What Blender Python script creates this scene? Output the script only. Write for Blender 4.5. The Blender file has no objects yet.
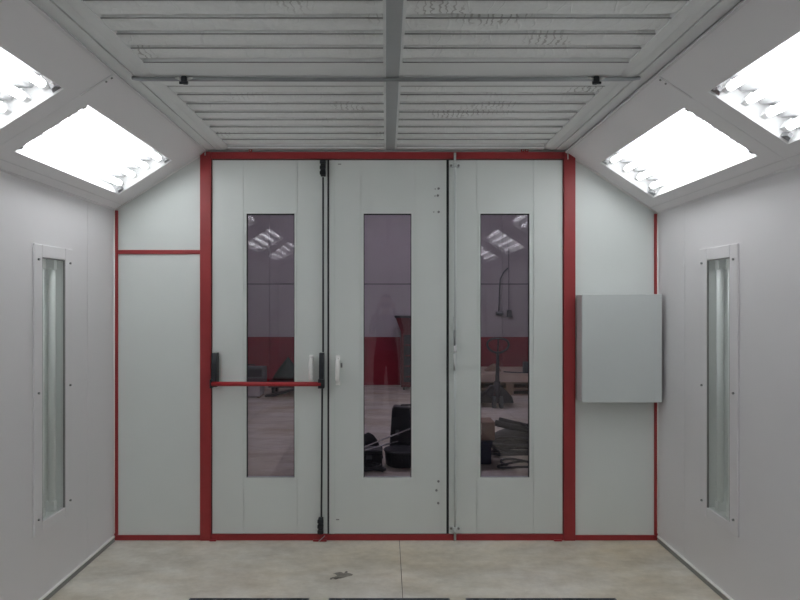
import bpy, bmesh, math, random
from mathutils import Vector, Matrix

random.seed(7)
scene = bpy.context.scene
C = scene.collection
PI = math.pi

# ------------------------------------------------------------------ camera
S = 0.007            # metres per photo pixel on the door wall
D = 4.5              # camera to door wall
VX, VY = 386.0, 303.5
H = 1.655
cam_d = bpy.data.cameras.new('camera')
cam_d.sensor_width = 36.0
cam_d.lens = 36.0 * (D / S) / 800.0
cam_d.shift_x = (400.0 - VX) / 800.0
cam_d.shift_y = (VY - 300.0) / 800.0
cam_d.clip_start = 0.02
cam = bpy.data.objects.new('camera', cam_d)
C.objects.link(cam)
cam.location = (0, -D, H)
cam.rotation_euler = (PI / 2, 0, 0)
scene.camera = cam

# ------------------------------------------------------------------ world, exposure
w = bpy.data.worlds.new('world')
scene.world = w
w.use_nodes = True
w.node_tree.nodes['Background'].inputs[0].default_value = (0.5, 0.5, 0.55, 1)
w.node_tree.nodes['Background'].inputs[1].default_value = 0.05
scene.view_settings.view_transform = 'Standard'
scene.view_settings.look = 'None'
scene.view_settings.gamma = 1.0
scene.view_settings.use_curve_mapping = False
scene.view_settings.exposure = 0.34
TUBE = 6.0           # strength of the fluorescent tubes in the booth
ADDED_SHOP = 41.0           # strength of the added, unseen workshop tubes
scene.cycles.max_bounces = 14
scene.cycles.diffuse_bounces = 7
scene.cycles.transparent_max_bounces = 16
scene.cycles.caustics_reflective = False
scene.cycles.caustics_refractive = False

# ------------------------------------------------------------------ materials
def new_mat(name):
    m = bpy.data.materials.new(name)
    m.use_nodes = True
    nt = m.node_tree
    return m, nt, nt.nodes['Principled BSDF'], nt.nodes, nt.links

def mat(name, col, rough=0.5, metal=0.0, var=0.06, scale=3.0, bump=0.0, bscale=40.0, spec=0.5, stretch=(1, 1, 1)):
    m, nt, p, N, L = new_mat(name)
    tc = N.new('ShaderNodeTexCoord')
    mp = N.new('ShaderNodeMapping')
    mp.inputs['Scale'].default_value = stretch
    L.new(tc.outputs['Object'], mp.inputs[0])
    n = N.new('ShaderNodeTexNoise')
    n.inputs['Scale'].default_value = scale
    n.inputs['Detail'].default_value = 5
    L.new(mp.outputs[0], n.inputs['Vector'])
    r = N.new('ShaderNodeValToRGB')
    r.color_ramp.elements[0].position = 0.3
    r.color_ramp.elements[1].position = 0.7
    r.color_ramp.elements[0].color = (*[c * (1 - var) for c in col], 1)
    r.color_ramp.elements[1].color = (*[min(1, c * (1 + var)) for c in col], 1)
    L.new(n.outputs[0], r.inputs[0])
    L.new(r.outputs[0], p.inputs['Base Color'])
    p.inputs['Roughness'].default_value = rough
    p.inputs['Metallic'].default_value = metal
    p.inputs['Specular IOR Level'].default_value = spec
    if bump:
        n2 = N.new('ShaderNodeTexNoise')
        n2.inputs['Scale'].default_value = bscale
        n2.inputs['Detail'].default_value = 4
        L.new(mp.outputs[0], n2.inputs['Vector'])
        b = N.new('ShaderNodeBump')
        b.inputs['Strength'].default_value = bump
        b.inputs['Distance'].default_value = 0.01
        L.new(n2.outputs[0], b.inputs['Height'])
        L.new(b.outputs[0], p.inputs['Normal'])
    return m

def glass_mat(name, tint, f0=0.045):
    """thin pane: transparent body with an angle-dependent mirror reflection (Schlick), same from both sides"""
    m = bpy.data.materials.new(name)
    m.use_nodes = True
    nt = m.node_tree
    N, L = nt.nodes, nt.links
    N.clear()
    out = N.new('ShaderNodeOutputMaterial')
    g = N.new('ShaderNodeNewGeometry')
    dot = N.new('ShaderNodeVectorMath'); dot.operation = 'DOT_PRODUCT'
    L.new(g.outputs['Incoming'], dot.inputs[0]); L.new(g.outputs['Normal'], dot.inputs[1])
    ab = N.new('ShaderNodeMath'); ab.operation = 'ABSOLUTE'; L.new(dot.outputs['Value'], ab.inputs[0])
    om = N.new('ShaderNodeMath'); om.operation = 'SUBTRACT'; om.inputs[0].default_value = 1.0; L.new(ab.outputs[0], om.inputs[1])
    pw = N.new('ShaderNodeMath'); pw.operation = 'POWER'; L.new(om.outputs[0], pw.inputs[0]); pw.inputs[1].default_value = 5.0
    ma = N.new('ShaderNodeMath'); ma.operation = 'MULTIPLY_ADD'; L.new(pw.outputs[0], ma.inputs[0]); ma.inputs[1].default_value = 1 - f0; ma.inputs[2].default_value = f0
    t = N.new('ShaderNodeBsdfTransparent'); t.inputs[0].default_value = (*tint, 1)
    gl = N.new('ShaderNodeBsdfGlossy'); gl.inputs['Roughness'].default_value = 0.0; gl.inputs['Color'].default_value = (1, 1, 1, 1)
    mx = N.new('ShaderNodeMixShader')
    L.new(ma.outputs[0], mx.inputs[0]); L.new(t.outputs[0], mx.inputs[1]); L.new(gl.outputs[0], mx.inputs[2])
    L.new(mx.outputs[0], out.inputs[0])
    return m

def emit_mat(name, col, s):
    m, nt, p, N, L = new_mat(name)
    p.inputs['Base Color'].default_value = (0.9, 0.9, 0.9, 1)
    p.inputs['Emission Color'].default_value = (*col, 1)
    p.inputs['Emission Strength'].default_value = s
    return m

def concrete_mat():
    m, nt, p, N, L = new_mat('concrete')
    tc = N.new('ShaderNodeTexCoord')
    def noise(s, det, rough=0.55, stretch=None):
        n = N.new('ShaderNodeTexNoise'); n.inputs['Scale'].default_value = s; n.inputs['Detail'].default_value = det
        n.inputs['Roughness'].default_value = rough
        if stretch:
            mp = N.new('ShaderNodeMapping'); mp.inputs['Scale'].default_value = stretch
            L.new(tc.outputs['Object'], mp.inputs[0]); L.new(mp.outputs[0], n.inputs['Vector'])
        else:
            L.new(tc.outputs['Object'], n.inputs['Vector'])
        return n
    big = noise(1.9, 9, 0.66, (1.0, 1.7, 1))
    r = N.new('ShaderNodeValToRGB'); e = r.color_ramp.elements
    e[0].position = 0.34; e[0].color = (0.55, 0.51, 0.435, 1)
    e[1].position = 0.62; e[1].color = (0.77, 0.745, 0.68, 1)
    L.new(big.outputs[0], r.inputs[0])
    warm = noise(0.9, 4, 0.6, (1, 1.6, 1))
    r2 = N.new('ShaderNodeValToRGB'); e = r2.color_ramp.elements
    e[0].position = 0.42; e[0].color = (1, 1, 1, 1)
    e[1].position = 0.72; e[1].color = (0.86, 0.76, 0.60, 1)
    L.new(warm.outputs[0], r2.inputs[0])
    mul = N.new('ShaderNodeMix'); mul.data_type = 'RGBA'; mul.blend_type = 'MULTIPLY'; mul.inputs[0].default_value = 0.8
    L.new(r.outputs[0], mul.inputs[6]); L.new(r2.outputs[0], mul.inputs[7])
    fine = noise(22, 6, 0.7)
    r3 = N.new('ShaderNodeValToRGB'); e = r3.color_ramp.elements
    e[0].position = 0.25; e[0].color = (0.90, 0.90, 0.90, 1)
    e[1].position = 0.62; e[1].color = (1.03, 1.03, 1.03, 1)
    L.new(fine.outputs[0], r3.inputs[0])
    mul2 = N.new('ShaderNodeMix'); mul2.data_type = 'RGBA'; mul2.blend_type = 'MULTIPLY'; mul2.inputs[0].default_value = 0.9
    L.new(mul.outputs[2], mul2.inputs[6]); L.new(r3.outputs[0], mul2.inputs[7])
    L.new(mul2.outputs[2], p.inputs['Base Color'])
    p.inputs['Roughness'].default_value = 0.8
    p.inputs['Specular IOR Level'].default_value = 0.2
    b = N.new('ShaderNodeBump'); b.inputs['Strength'].default_value = 0.25; b.inputs['Distance'].default_value = 0.004
    L.new(fine.outputs[0], b.inputs['Height']); L.new(b.outputs[0], p.inputs['Normal'])
    return m

def filter_mat():
    """white filter fleece, creased across the strip, with faint grey pencil-like smudges"""
    m, nt, p, N, L = new_mat('filter_fleece')
    tc = N.new('ShaderNodeTexCoord')
    oi = N.new('ShaderNodeObjectInfo')
    add = N.new('ShaderNodeVectorMath'); add.operation = 'MULTIPLY_ADD'
    comb = N.new('ShaderNodeCombineXYZ')
    for i in range(3):
        L.new(oi.outputs['Random'], comb.inputs[i])
    add.inputs[1].default_value = (1, 1, 1)
    sc = N.new('ShaderNodeVectorMath'); sc.operation = 'SCALE'; sc.inputs['Scale'].default_value = 37.0
    L.new(comb.outputs[0], sc.inputs[0])
    L.new(tc.outputs['Object'], add.inputs[0]); L.new(sc.outputs[0], add.inputs[2])
    n = N.new('ShaderNodeTexNoise'); n.inputs['Scale'].default_value = 60; n.inputs['Detail'].default_value = 5
    L.new(add.outputs[0], n.inputs['Vector'])
    # creases, sloping lines across the strip
    mp = N.new('ShaderNodeMapping'); mp.inputs['Scale'].default_value = (9, 3.2, 1); mp.inputs['Rotation'].default_value = (0, 0, 0.35)
    L.new(add.outputs[0], mp.inputs[0])
    cr = N.new('ShaderNodeTexNoise'); cr.inputs['Scale'].default_value = 1.0; cr.inputs['Detail'].default_value = 2
    cr.inputs['Distortion'].default_value = 0.6
    L.new(mp.outputs[0], cr.inputs['Vector'])
    ridge = N.new('ShaderNodeMath'); ridge.operation = 'SUBTRACT'; ridge.inputs[1].default_value = 0.5; L.new(cr.outputs[0], ridge.inputs[0])
    ab = N.new('ShaderNodeMath'); ab.operation = 'ABSOLUTE'; L.new(ridge.outputs[0], ab.inputs[0])
    rr = N.new('ShaderNodeValToRGB'); e = rr.color_ramp.elements
    e[0].position = 0.0; e[0].color = (1, 1, 1, 1); e[1].position = 0.025; e[1].color = (0, 0, 0, 1)
    L.new(ab.outputs[0], rr.inputs[0])
    hsum = N.new('ShaderNodeMath'); hsum.operation = 'MULTIPLY_ADD'; hsum.inputs[1].default_value = 0.35
    L.new(rr.outputs[0], hsum.inputs[0]); L.new(cr.outputs[0], hsum.inputs[2])
    b = N.new('ShaderNodeBump'); b.inputs['Strength'].default_value = 0.6; b.inputs['Distance'].default_value = 0.010
    L.new(hsum.outputs[0], b.inputs['Height']); L.new(b.outputs[0], p.inputs['Normal'])
    # smudges
    sm = N.new('ShaderNodeTexNoise'); sm.inputs['Scale'].default_value = 2.3; sm.inputs['Detail'].default_value = 0
    L.new(add.outputs[0], sm.inputs['Vector'])
    msk = N.new('ShaderNodeValToRGB'); e = msk.color_ramp.elements
    e[0].position = 0.64; e[0].color = (0, 0, 0, 1); e[1].position = 0.72; e[1].color = (1, 1, 1, 1)
    L.new(sm.outputs[0], msk.inputs[0])
    wv = N.new('ShaderNodeTexWave'); wv.inputs['Scale'].default_value = 11; wv.inputs['Distortion'].default_value = 6; wv.inputs['Detail'].default_value = 2
    wv.inputs['Detail Scale'].default_value = 2.2
    L.new(add.outputs[0], wv.inputs['Vector'])
    wr = N.new('ShaderNodeValToRGB'); e = wr.color_ramp.elements
    e[0].position = 0.05; e[0].color = (1, 1, 1, 1); e[1].position = 0.22; e[1].color = (0, 0, 0, 1)
    L.new(wv.outputs[0], wr.inputs[0])
    mm = N.new('ShaderNodeMath'); mm.operation = 'MULTIPLY'; L.new(msk.outputs[0], mm.inputs[0]); L.new(wr.outputs[0], mm.inputs[1])
    base = N.new('ShaderNodeValToRGB'); e = base.color_ramp.elements
    e[0].position = 0.3; e[0].color = (0.84, 0.86, 0.85, 1); e[1].position = 0.7; e[1].color = (0.89, 0.91, 0.90, 1)
    L.new(n.outputs[0], base.inputs[0])
    mx = N.new('ShaderNodeMix'); mx.data_type = 'RGBA'
    L.new(mm.outputs[0], mx.inputs[0]); L.new(base.outputs[0], mx.inputs[6]); mx.inputs[7].default_value = (0.55, 0.55, 0.54, 1)
    L.new(mx.outputs[2], p.inputs['Base Color'])
    p.inputs['Roughness'].default_value = 0.95
    p.inputs['Specular IOR Level'].default_value = 0.1
    return m

M = {
    'wall': mat('wall_panel_white', (0.735, 0.722, 0.735), 0.42, var=0.02, scale=1.2),
    'door': mat('door_panel_grey_white', (0.685, 0.72, 0.70), 0.45, var=0.02, scale=1.5),
    'front': mat('front_panel_white', (0.71, 0.75, 0.73), 0.45, var=0.02, scale=1.5),
    'slope': mat('slope_panel_white', (0.82, 0.81, 0.82), 0.5, var=0.02, scale=1.5),
    'rail': mat('ceiling_rail_white', (0.80, 0.82, 0.815), 0.5, var=0.03, scale=2),
    'beam': mat('grey_beam', (0.40, 0.42, 0.43), 0.5, var=0.04, scale=3),
    'wire': mat('joint_line_wire_grey', (0.30, 0.30, 0.30), 0.6),
    'groove': mat('groove_dark', (0.16, 0.16, 0.16), 0.8),
    'red': mat('red_paint', (0.32, 0.028, 0.031), 0.42, var=0.10, scale=4),
    'bar_red': mat('red_bar_paint', (0.40, 0.025, 0.030), 0.4, var=0.05),
    'black': mat('black_plastic', (0.012, 0.015, 0.02), 0.4, var=0.2),
    'seal_gap': mat('black_seal_and_gap', (0.02, 0.022, 0.024), 0.7),
    'white_pl': mat('white_plastic', (0.90, 0.90, 0.88), 0.35, var=0.02),
    'zinc': mat('zinc_steel', (0.60, 0.61, 0.60), 0.35, metal=0.85, var=0.1, scale=20),
    'bolt': mat('dull_bolt', (0.26, 0.27, 0.27), 0.45, metal=0.5),
    'rod': mat('grey_tube_steel', (0.40, 0.42, 0.44), 0.3, metal=0.7, var=0.35, scale=1.6),
    'box': mat('control_box_grey', (0.60, 0.635, 0.63), 0.4, var=0.015, scale=3),
    'box_side': mat('control_box_edge', (0.56, 0.55, 0.56), 0.4, var=0.02),
    'housing': mat('light_housing_white', (0.86, 0.86, 0.86), 0.35, var=0.01),
    'reflector': mat('light_reflector', (0.58, 0.58, 0.59), 0.25, var=0.01),
    'clip': mat('grey_clip', (0.22, 0.22, 0.23), 0.5),
    'tube': emit_mat('tube_glow', (0.965, 0.985, 1.0), TUBE),
    'added_shoptube': emit_mat('added_workshop_tube_glow', (0.97, 0.93, 1.0), ADDED_SHOP),
    'deadtube': mat('unlit_tube', (0.90, 0.92, 0.91), 0.3, var=0.01),
    'lampback': mat('lamp_backing', (0.88, 0.895, 0.885), 0.35, var=0.02),
    'pane': glass_mat('door_glass', (0.88, 0.85, 0.91), 0.045),
    'lampglass': glass_mat('lamp_glass', (0.985, 0.995, 0.99), 0.03),
    'clearglass': glass_mat('light_cover_glass', (0.985, 0.99, 0.99), 0.03),
    'concrete': concrete_mat(),
    'joint': mat('joint_dark', (0.16, 0.145, 0.12), 0.9),
    'stain': mat('oil_stain', (0.22, 0.20, 0.17), 0.6, var=0.3, scale=30),
    'pit': mat('pit_dark', (0.05, 0.05, 0.05), 0.9),
    'grate': mat('galvanised_grate', (0.20, 0.21, 0.23), 0.5, metal=0.4, var=0.2, scale=15),
    'skirt': mat('skirting_grey', (0.27, 0.27, 0.26), 0.5, var=0.05),
    'fleece': filter_mat(),
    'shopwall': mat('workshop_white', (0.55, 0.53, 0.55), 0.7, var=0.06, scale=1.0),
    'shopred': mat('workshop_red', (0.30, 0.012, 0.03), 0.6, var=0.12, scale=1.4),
    'shopdark': mat('workshop_dark_grey', (0.20, 0.20, 0.21), 0.8),  # plain dark grey for wall backing, ceiling and cable
    'dkmetal': mat('dark_machine_paint', (0.025, 0.027, 0.032), 0.45, var=0.2, scale=8),
    'wood': mat('pallet_wood', (0.36, 0.25, 0.16), 0.8, var=0.2, scale=6, stretch=(1, 8, 1)),
    'ply': mat('plywood_sheet', (0.72, 0.58, 0.46), 0.7, var=0.1, scale=4),
    'carton': mat('brown_carton', (0.33, 0.22, 0.16), 0.8, var=0.1),
    'navy': mat('navy_plastic', (0.02, 0.03, 0.06), 0.5, var=0.2),
    'hose': mat('dark_hose', (0.03, 0.033, 0.037), 0.45, var=0.2, scale=20),
    'tarp': mat('dark_tarp', (0.022, 0.025, 0.03), 0.6, var=0.3, scale=5, bump=0.6, bscale=8),
    'green': mat('dark_green_canvas', (0.02, 0.05, 0.04), 0.7, var=0.3, scale=5, bump=0.5, bscale=6),
    'greybox': mat('grey_metal_case', (0.13, 0.15, 0.16), 0.5, var=0.1),
    'cabred': mat('red_cabinet', (0.13, 0.010, 0.015), 0.4, var=0.1),
    'silver': mat('silver_tube', (0.9, 0.9, 0.92), 0.25, metal=0.8),
    'skin': mat('skin', (0.50, 0.31, 0.23), 0.55, var=0.05),
    'hair': mat('dark_hair', (0.02, 0.015, 0.012), 0.6, var=0.3, scale=40),
    'shirt': mat('blue_grey_shirt', (0.07, 0.075, 0.12), 0.85, var=0.15, scale=6),
    'trousers': mat('dark_trousers', (0.025, 0.026, 0.032), 0.85, var=0.15, scale=6),
    'shoe': mat('black_shoe', (0.02, 0.02, 0.02), 0.5),
    'eyew': mat('eye_white', (0.7, 0.7, 0.7), 0.3),
}

# ------------------------------------------------------------------ mesh helpers
class MB:
    """collects shapes in world coordinates; build() links them as one mesh object"""
    def __init__(self):
        self.v, self.f, self.s = [], [], []
    def add(self, vs, fs, smooth=False):
        o = len(self.v)
        self.v += [tuple(p) for p in vs]
        for f in fs:
            self.f.append(tuple(i + o for i in f)); self.s.append(smooth)
        return self
    def hexa(self, p):
        return self.add(p, [(3, 2, 1, 0), (4, 5, 6, 7), (0, 1, 5, 4), (1, 2, 6, 5), (2, 3, 7, 6), (3, 0, 4, 7)])
    def box(self, x0, x1, y0, y1, z0, z1):
        x0, x1 = min(x0, x1), max(x0, x1); y0, y1 = min(y0, y1), max(y0, y1); z0, z1 = min(z0, z1), max(z0, z1)
        return self.hexa([(x0, y0, z0), (x1, y0, z0), (x1, y1, z0), (x0, y1, z0), (x0, y0, z1), (x1, y0, z1), (x1, y1, z1), (x0, y1, z1)])
    def prism(self, poly, a, b):
        """poly: list of 3D points, extruded from offset a to b (vectors)"""
        n = len(poly); a, b = Vector(a), Vector(b)
        vs = [Vector(p) + a for p in poly] + [Vector(p) + b for p in poly]
        fs = [tuple(range(n))[::-1], tuple(range(n, 2 * n))]
        fs += [(i, (i + 1) % n, n + (i + 1) % n, n + i) for i in range(n)]
        return self.add(vs, fs)
    def tube(self, pts, rad, n=10, closed=False, caps=True):
        pts = [Vector(p) for p in pts]
        rads = rad if isinstance(rad, (list, tuple)) else [rad] * len(pts)
        m = len(pts); vs = []; up = None
        for i, p in enumerate(pts):
            if closed:
                t = (pts[(i + 1) % m] - pts[(i - 1) % m])
            else:
                t = pts[min(i + 1, m - 1)] - pts[max(i - 1, 0)]
            t.normalize()
            if up is None:
                up = Vector((0, 0, 1)) if abs(t.z) < 0.9 else Vector((1, 0, 0))
            a = t.cross(up); a.normalize(); b = a.cross(t); b.normalize(); up = b
            for k in range(n):
                an = 2 * PI * k / n
                vs.append(p + a * (rads[i] * math.cos(an)) + b * (rads[i] * math.sin(an)))
        fs = []
        for i in range(m if closed else m - 1):
            j = (i + 1) % m
            for k in range(n):
                fs.append((i * n + k, i * n + (k + 1) % n, j * n + (k + 1) % n, j * n + k))
        self.add(vs, fs, True)
        if caps and not closed:
            o = len(self.v) - len(vs)
            self.f.append(tuple(o + k for k in range(n))[::-1]); self.s.append(False)
            self.f.append(tuple(o + (m - 1) * n + k for k in range(n))); self.s.append(False)
        return self
    def ball(self, c, rx, ry, rz, nu=14, nv=9):
        vs = [(c[0], c[1], c[2] - rz)]
        for j in range(1, nv):
            a = -PI / 2 + PI * j / nv
            for i in range(nu):
                b = 2 * PI * i / nu
                vs.append((c[0] + rx * math.cos(a) * math.cos(b), c[1] + ry * math.cos(a) * math.sin(b), c[2] + rz * math.sin(a)))
        vs.append((c[0], c[1], c[2] + rz))
        fs = [(0, 1 + (i + 1) % nu, 1 + i) for i in range(nu)]
        for j in range(nv - 2):
            o = 1 + j * nu
            fs += [(o + i, o + (i + 1) % nu, o + nu + (i + 1) % nu, o + nu + i) for i in range(nu)]
        o = 1 + (nv - 2) * nu; t = len(vs) - 1
        fs += [(o + i, o + (i + 1) % nu, t) for i in range(nu)]
        return self.add(vs, fs, True)
    def build(self, name, material, parent=None, bevel=0.0, origin=None):
        me = bpy.data.meshes.new(name)
        o = Vector(origin) if origin is not None else (parent.matrix_world.translation.copy() if parent else Vector((0, 0, 0)))
        if parent is not None and origin is None:
            o = wloc(parent)
        me.from_pydata([tuple(Vector(p) - o) for p in self.v], [], self.f)
        me.polygons.foreach_set('use_smooth', self.s)
        me.materials.append(material)
        bm = bmesh.new(); bm.from_mesh(me); bmesh.ops.recalc_face_normals(bm, faces=bm.faces); bm.to_mesh(me); bm.free()
        ob = bpy.data.objects.new(name, me)
        C.objects.link(ob)
        if parent is not None:
            ob.parent = parent
            ob.location = o - wloc(parent)
        else:
            ob.location = o
        if bevel:
            b = ob.modifiers.new('bevel', 'BEVEL'); b.width = bevel; b.segments = 2; b.limit_method = 'ANGLE'; b.angle_limit = 0.7
        return ob

def wloc(o):
    p = Vector((0, 0, 0))
    while o is not None:
        p += o.location; o = o.parent
    return p

def tag(o, label=None, cat=None, group=None, kind=None):
    if label: o['label'] = label
    if cat: o['category'] = cat
    if group: o['group'] = group
    if kind: o['kind'] = kind
    return o

def thing(name, loc, label=None, cat=None, group=None, kind=None):
    o = bpy.data.objects.new(name, None)
    C.objects.link(o)
    o.location = loc
    o.empty_display_size = 0.1
    return tag(o, label, cat, group, kind)

def share(src, parent, offset):
    """another object with the same mesh, moved by a vector"""
    o = src.copy(); C.objects.link(o); o.parent = parent
    o.location = src.location + Vector(offset)
    return o

def X(px, r=1.0): return (px - VX) * S * r
def Z(py, r=1.0): return H + (VY - py) * S * r
def Y(r): return (r - 1.0) * D

# ------------------------------------------------------------------ room shell
XW = 1.90            # inner face of the side walls
ZW = 2.32            # top of the side walls
XS, ZS = 1.253, 2.722   # upper edge of the sloped panels
YB = -7.2            # back end of the booth

# floor: dark bed with concrete slabs on it, a slot for the grates
floor = MB().box(-2.1, 2.1, YB - 0.1, 0.0, -0.62, -0.60).build('floor', M['pit'])
tag(floor, 'beige stained concrete floor of the booth', 'floor', kind='structure')
GY0, GY1 = -0.885, -5.885
GX = [(-1.103, -0.430), (-0.322, 0.358), (0.446, 1.290)]
JX = 0.094
def slab(x0, x1, y0, y1, nm='concrete_slab'):
    return MB().box(x0, x1, y0, y1, -0.60, 0.0).build(nm, M['concrete'], floor)
slab(-2.05, JX - 0.002, GY0, 0.0)
slab(JX + 0.002, 2.05, GY0, 0.0)
slab(-2.05, GX[0][0], GY1, GY0)
slab(GX[0][1], GX[1][0], GY1, GY0)
slab(GX[1][1], GX[2][0], GY1, GY0)
slab(GX[2][1], 2.05, GY1, GY0)
slab(-2.05, JX - 0.002, YB - 0.1, GY1)
slab(JX + 0.002, 2.05, YB - 0.1, GY1)
MB().box(JX - 0.002, JX + 0.002, GY0, 0.0, -0.6, -0.004).build('joint_filler', M['joint'], floor)

def side_wall(sx, name, label):
    wl = MB().box(sx * (XW + 0.16), sx * (XW + 0.20), YB, 0.05, 0.0, ZW + 0.1).build(name, M['wall'])
    tag(wl, label, 'wall', kind='structure')
    edges = [0.0, -0.41, -1.56, -2.41, -3.41, -4.41, -5.41, -6.41, YB]
    LY0, LY1, LZ0, LZ1 = -0.970, -0.707, 0.45, 1.915
    for a, b in zip(edges[:-1], edges[1:]):
        y1, y0 = a - 0.0012, b + 0.0012
        m = MB()
        xa, xb = sx * XW, sx * (XW + 0.05)
        if y0 < LY0 and y1 > LY1:
            m.box(xa, xb, y0, LY0, 0, ZW); m.box(xa, xb, LY1, y1, 0, ZW)
            m.box(xa, xb, LY0, LY1, 0, LZ0); m.box(xa, xb, LY0, LY1, LZ1, ZW)
        else:
            m.box(xa, xb, y0, y1, 0, ZW)
        m.build('wall_panel', M['wall'], wl)
    return wl
wl = side_wall(-1, 'wall_left', 'left white panel wall with a tall narrow inspection lamp')
wr = side_wall(1, 'wall_right', 'right white panel wall with a tall narrow inspection lamp')
for sx, nm in ((-1, 'baseboard_left'), (1, 'baseboard_right')):
    m = MB().box(sx * (XW - 0.014), sx * XW, YB, -0.03, 0.0, 0.030)
    bb = m.build(nm, M['skirt']); tag(bb, 'thin grey metal skirting along the %s wall' % nm.split('_')[1], 'baseboard', kind='structure')
    MB().box(sx * (XW - 0.016), sx * XW, YB, -0.03, 0.030, 0.037).build('skirting_lip', M['white_pl'], bb)

wb = MB().box(-2.1, 2.1, YB - 0.1, YB - 0.05, 0.0, 2.85).build('wall_back', M['wall'])
tag(wb, 'white rear panel wall of the booth behind the camera', 'wall', kind='structure')
for i in range(4):
    MB().box(-1.9 + 0.95 * i + 0.002, -0.95 + 0.95 * i - 0.002, YB - 0.05, YB, 0.0, 2.72).build('wall_panel', M['wall'], wb)

# sloped upper panels that carry the lights ------------------------------------------------
ZWS = {-1: 2.312, 1: 2.288}      # the right-hand slope sits a little lower
ZSS = {-1: 2.722, 1: 2.714}
SLS = {k: math.hypot(XW - XS, ZSS[k] - ZWS[k]) for k in (-1, 1)}
SL = 0.76
def P(sx, u, y, wdt):
    """point on the slope: u up-slope from the wall top, wdt outward from the booth"""
    L_ = SLS[sx]; cx, cz = (XW - XS) / L_, (ZSS[sx] - ZWS[sx]) / L_
    u = u * L_ / SL
    return Vector((sx * (XW - u * cx + wdt * cz), y, ZWS[sx] + u * cz + wdt * cx))
def sbox(m, sx, u0, u1, y0, y1, w0, w1):
    return m.hexa([P(sx, u0, y0, w0), P(sx, u1, y0, w0), P(sx, u1, y1, w0), P(sx, u0, y1, w0),
                   P(sx, u0, y0, w1), P(sx, u1, y0, w1), P(sx, u1, y1, w1), P(sx, u0, y1, w1)])
U0, U1 = 0.131, 0.553
LIGHTS = [(-1.415, -0.20), (-2.855, -1.64), (-4.775, -3.56), (-6.575, -5.36)]
SEAMS = [0.05, -1.525, -3.06, -5.06, YB - 0.05]
DEP = 0.10
for sx, sd in ((-1, 'left'), (1, 'right')):
    m = MB(); sbox(m, sx, -0.06, SL + 0.06, YB - 0.05, 0.05, DEP + 0.03, DEP + 0.05)
    sp = m.build('wall_upper_' + sd, M['slope'])
    tag(sp, '%s sloped white panel carrying the recessed ceiling lights' % sd, 'wall', kind='structure')
    for (y0, y1), a, b in zip(LIGHTS, SEAMS[:-1], SEAMS[1:]):
        a2, b2 = a - 0.001, b + 0.001
        m = MB()
        sbox(m, sx, 0, U0, b2, a2, 0, 0.02); sbox(m, sx, U1, SL, b2, a2, 0, 0.02)
        sbox(m, sx, U0, U1, b2, y0, 0, 0.02); sbox(m, sx, U0, U1, y1, a2, 0, 0.02)
        m.build('slope_panel', M['slope'], sp)
    # small folded edges along the panel, top and bottom
    m = MB(); sbox(m, sx, SL - 0.012, SL, YB, -0.02, -0.008, 0.0); m.build('edge_fold', M['wall'], sp)
    m = MB(); sbox(m, sx, -0.004, 0.010, YB, -0.02, -0.005, 0.0); m.build('edge_fold', M['wall'], sp)
    m = MB(); sbox(m, sx, 0.062, 0.066, YB, -0.02, -0.003, 0.0); m.build('edge_fold', M['wall'], sp)
    m = MB(); sbox(m, sx, 0.57, SL - 0.014, -1.531, -1.521, -0.004, 0.0); m.build('seam_strip', M['wall'], sp)
    for uu in (0.70, 0.73):
        m = MB(); m.tube([P(sx, uu, -1.505, 0.0), P(sx, uu, -1.505, -0.004)], 0.005, 8); m.build('rivet', M['bolt'], sp)

# ceiling of filter strips in rails ----------------------------------------------------------
ZC = 2.728
ceil = MB().box(-1.5, 1.5, YB - 0.05, 0.05, ZC + 0.10, ZC + 0.12).build('ceiling', M['groove'])  # plate above the strips coloured dark, so their gaps look shaded
tag(ceil, 'ceiling of white filter fleece strips held in pale rails', 'ceiling', kind='structure')
for sx in (-1, 1):
    MB().box(sx * 1.192, sx * 1.256, YB, 0.0, ZC, ZC + 0.04).build('edge_rail', M['rail'], ceil)
    MB().box(sx * 1.186, sx * 1.192, YB, 0.0, ZC + 0.012, ZC + 0.04).build('shadow_gap', M['groove'], ceil)
    MB().box(sx * 1.135, sx * 1.186, YB, 0.0, ZC + 0.002, ZC + 0.05).build('frame_rail', M['rail'], ceil, bevel=0.004)
    # inner flange, tilted up towards the fleece
    m = MB(); m.prism([(sx * 1.135, 0, ZC + 0.002), (sx * 1.095, 0, ZC + 0.014), (sx * 1.095, 0, ZC + 0.05), (sx * 1.135, 0, ZC + 0.05)], (0, YB, 0), (0, 0, 0))
    m.build('frame_flange', M['rail'], ceil)
BX0, BX1 = 0.0, 0.062
MB().box(BX0, BX1, YB, -0.03, ZC - 0.004, ZC + 0.05).build('centre_beam', M['beam'], ceil, bevel=0.004)
for sx in (0, 1):
    xx = BX0 - 0.012 if sx == 0 else BX1
    MB().box(xx, xx + 0.012, YB, -0.03, ZC + 0.002, ZC + 0.05).build('beam_flange', M['rail'], ceil)
MB().box(-1.10, 1.10, -0.05, 0.0, ZC + 0.002, ZC + 0.05).build('end_rail', M['rail'], ceil, bevel=0.004)
cross = [-1.44, -3.02, -4.54, -6.06]
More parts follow.
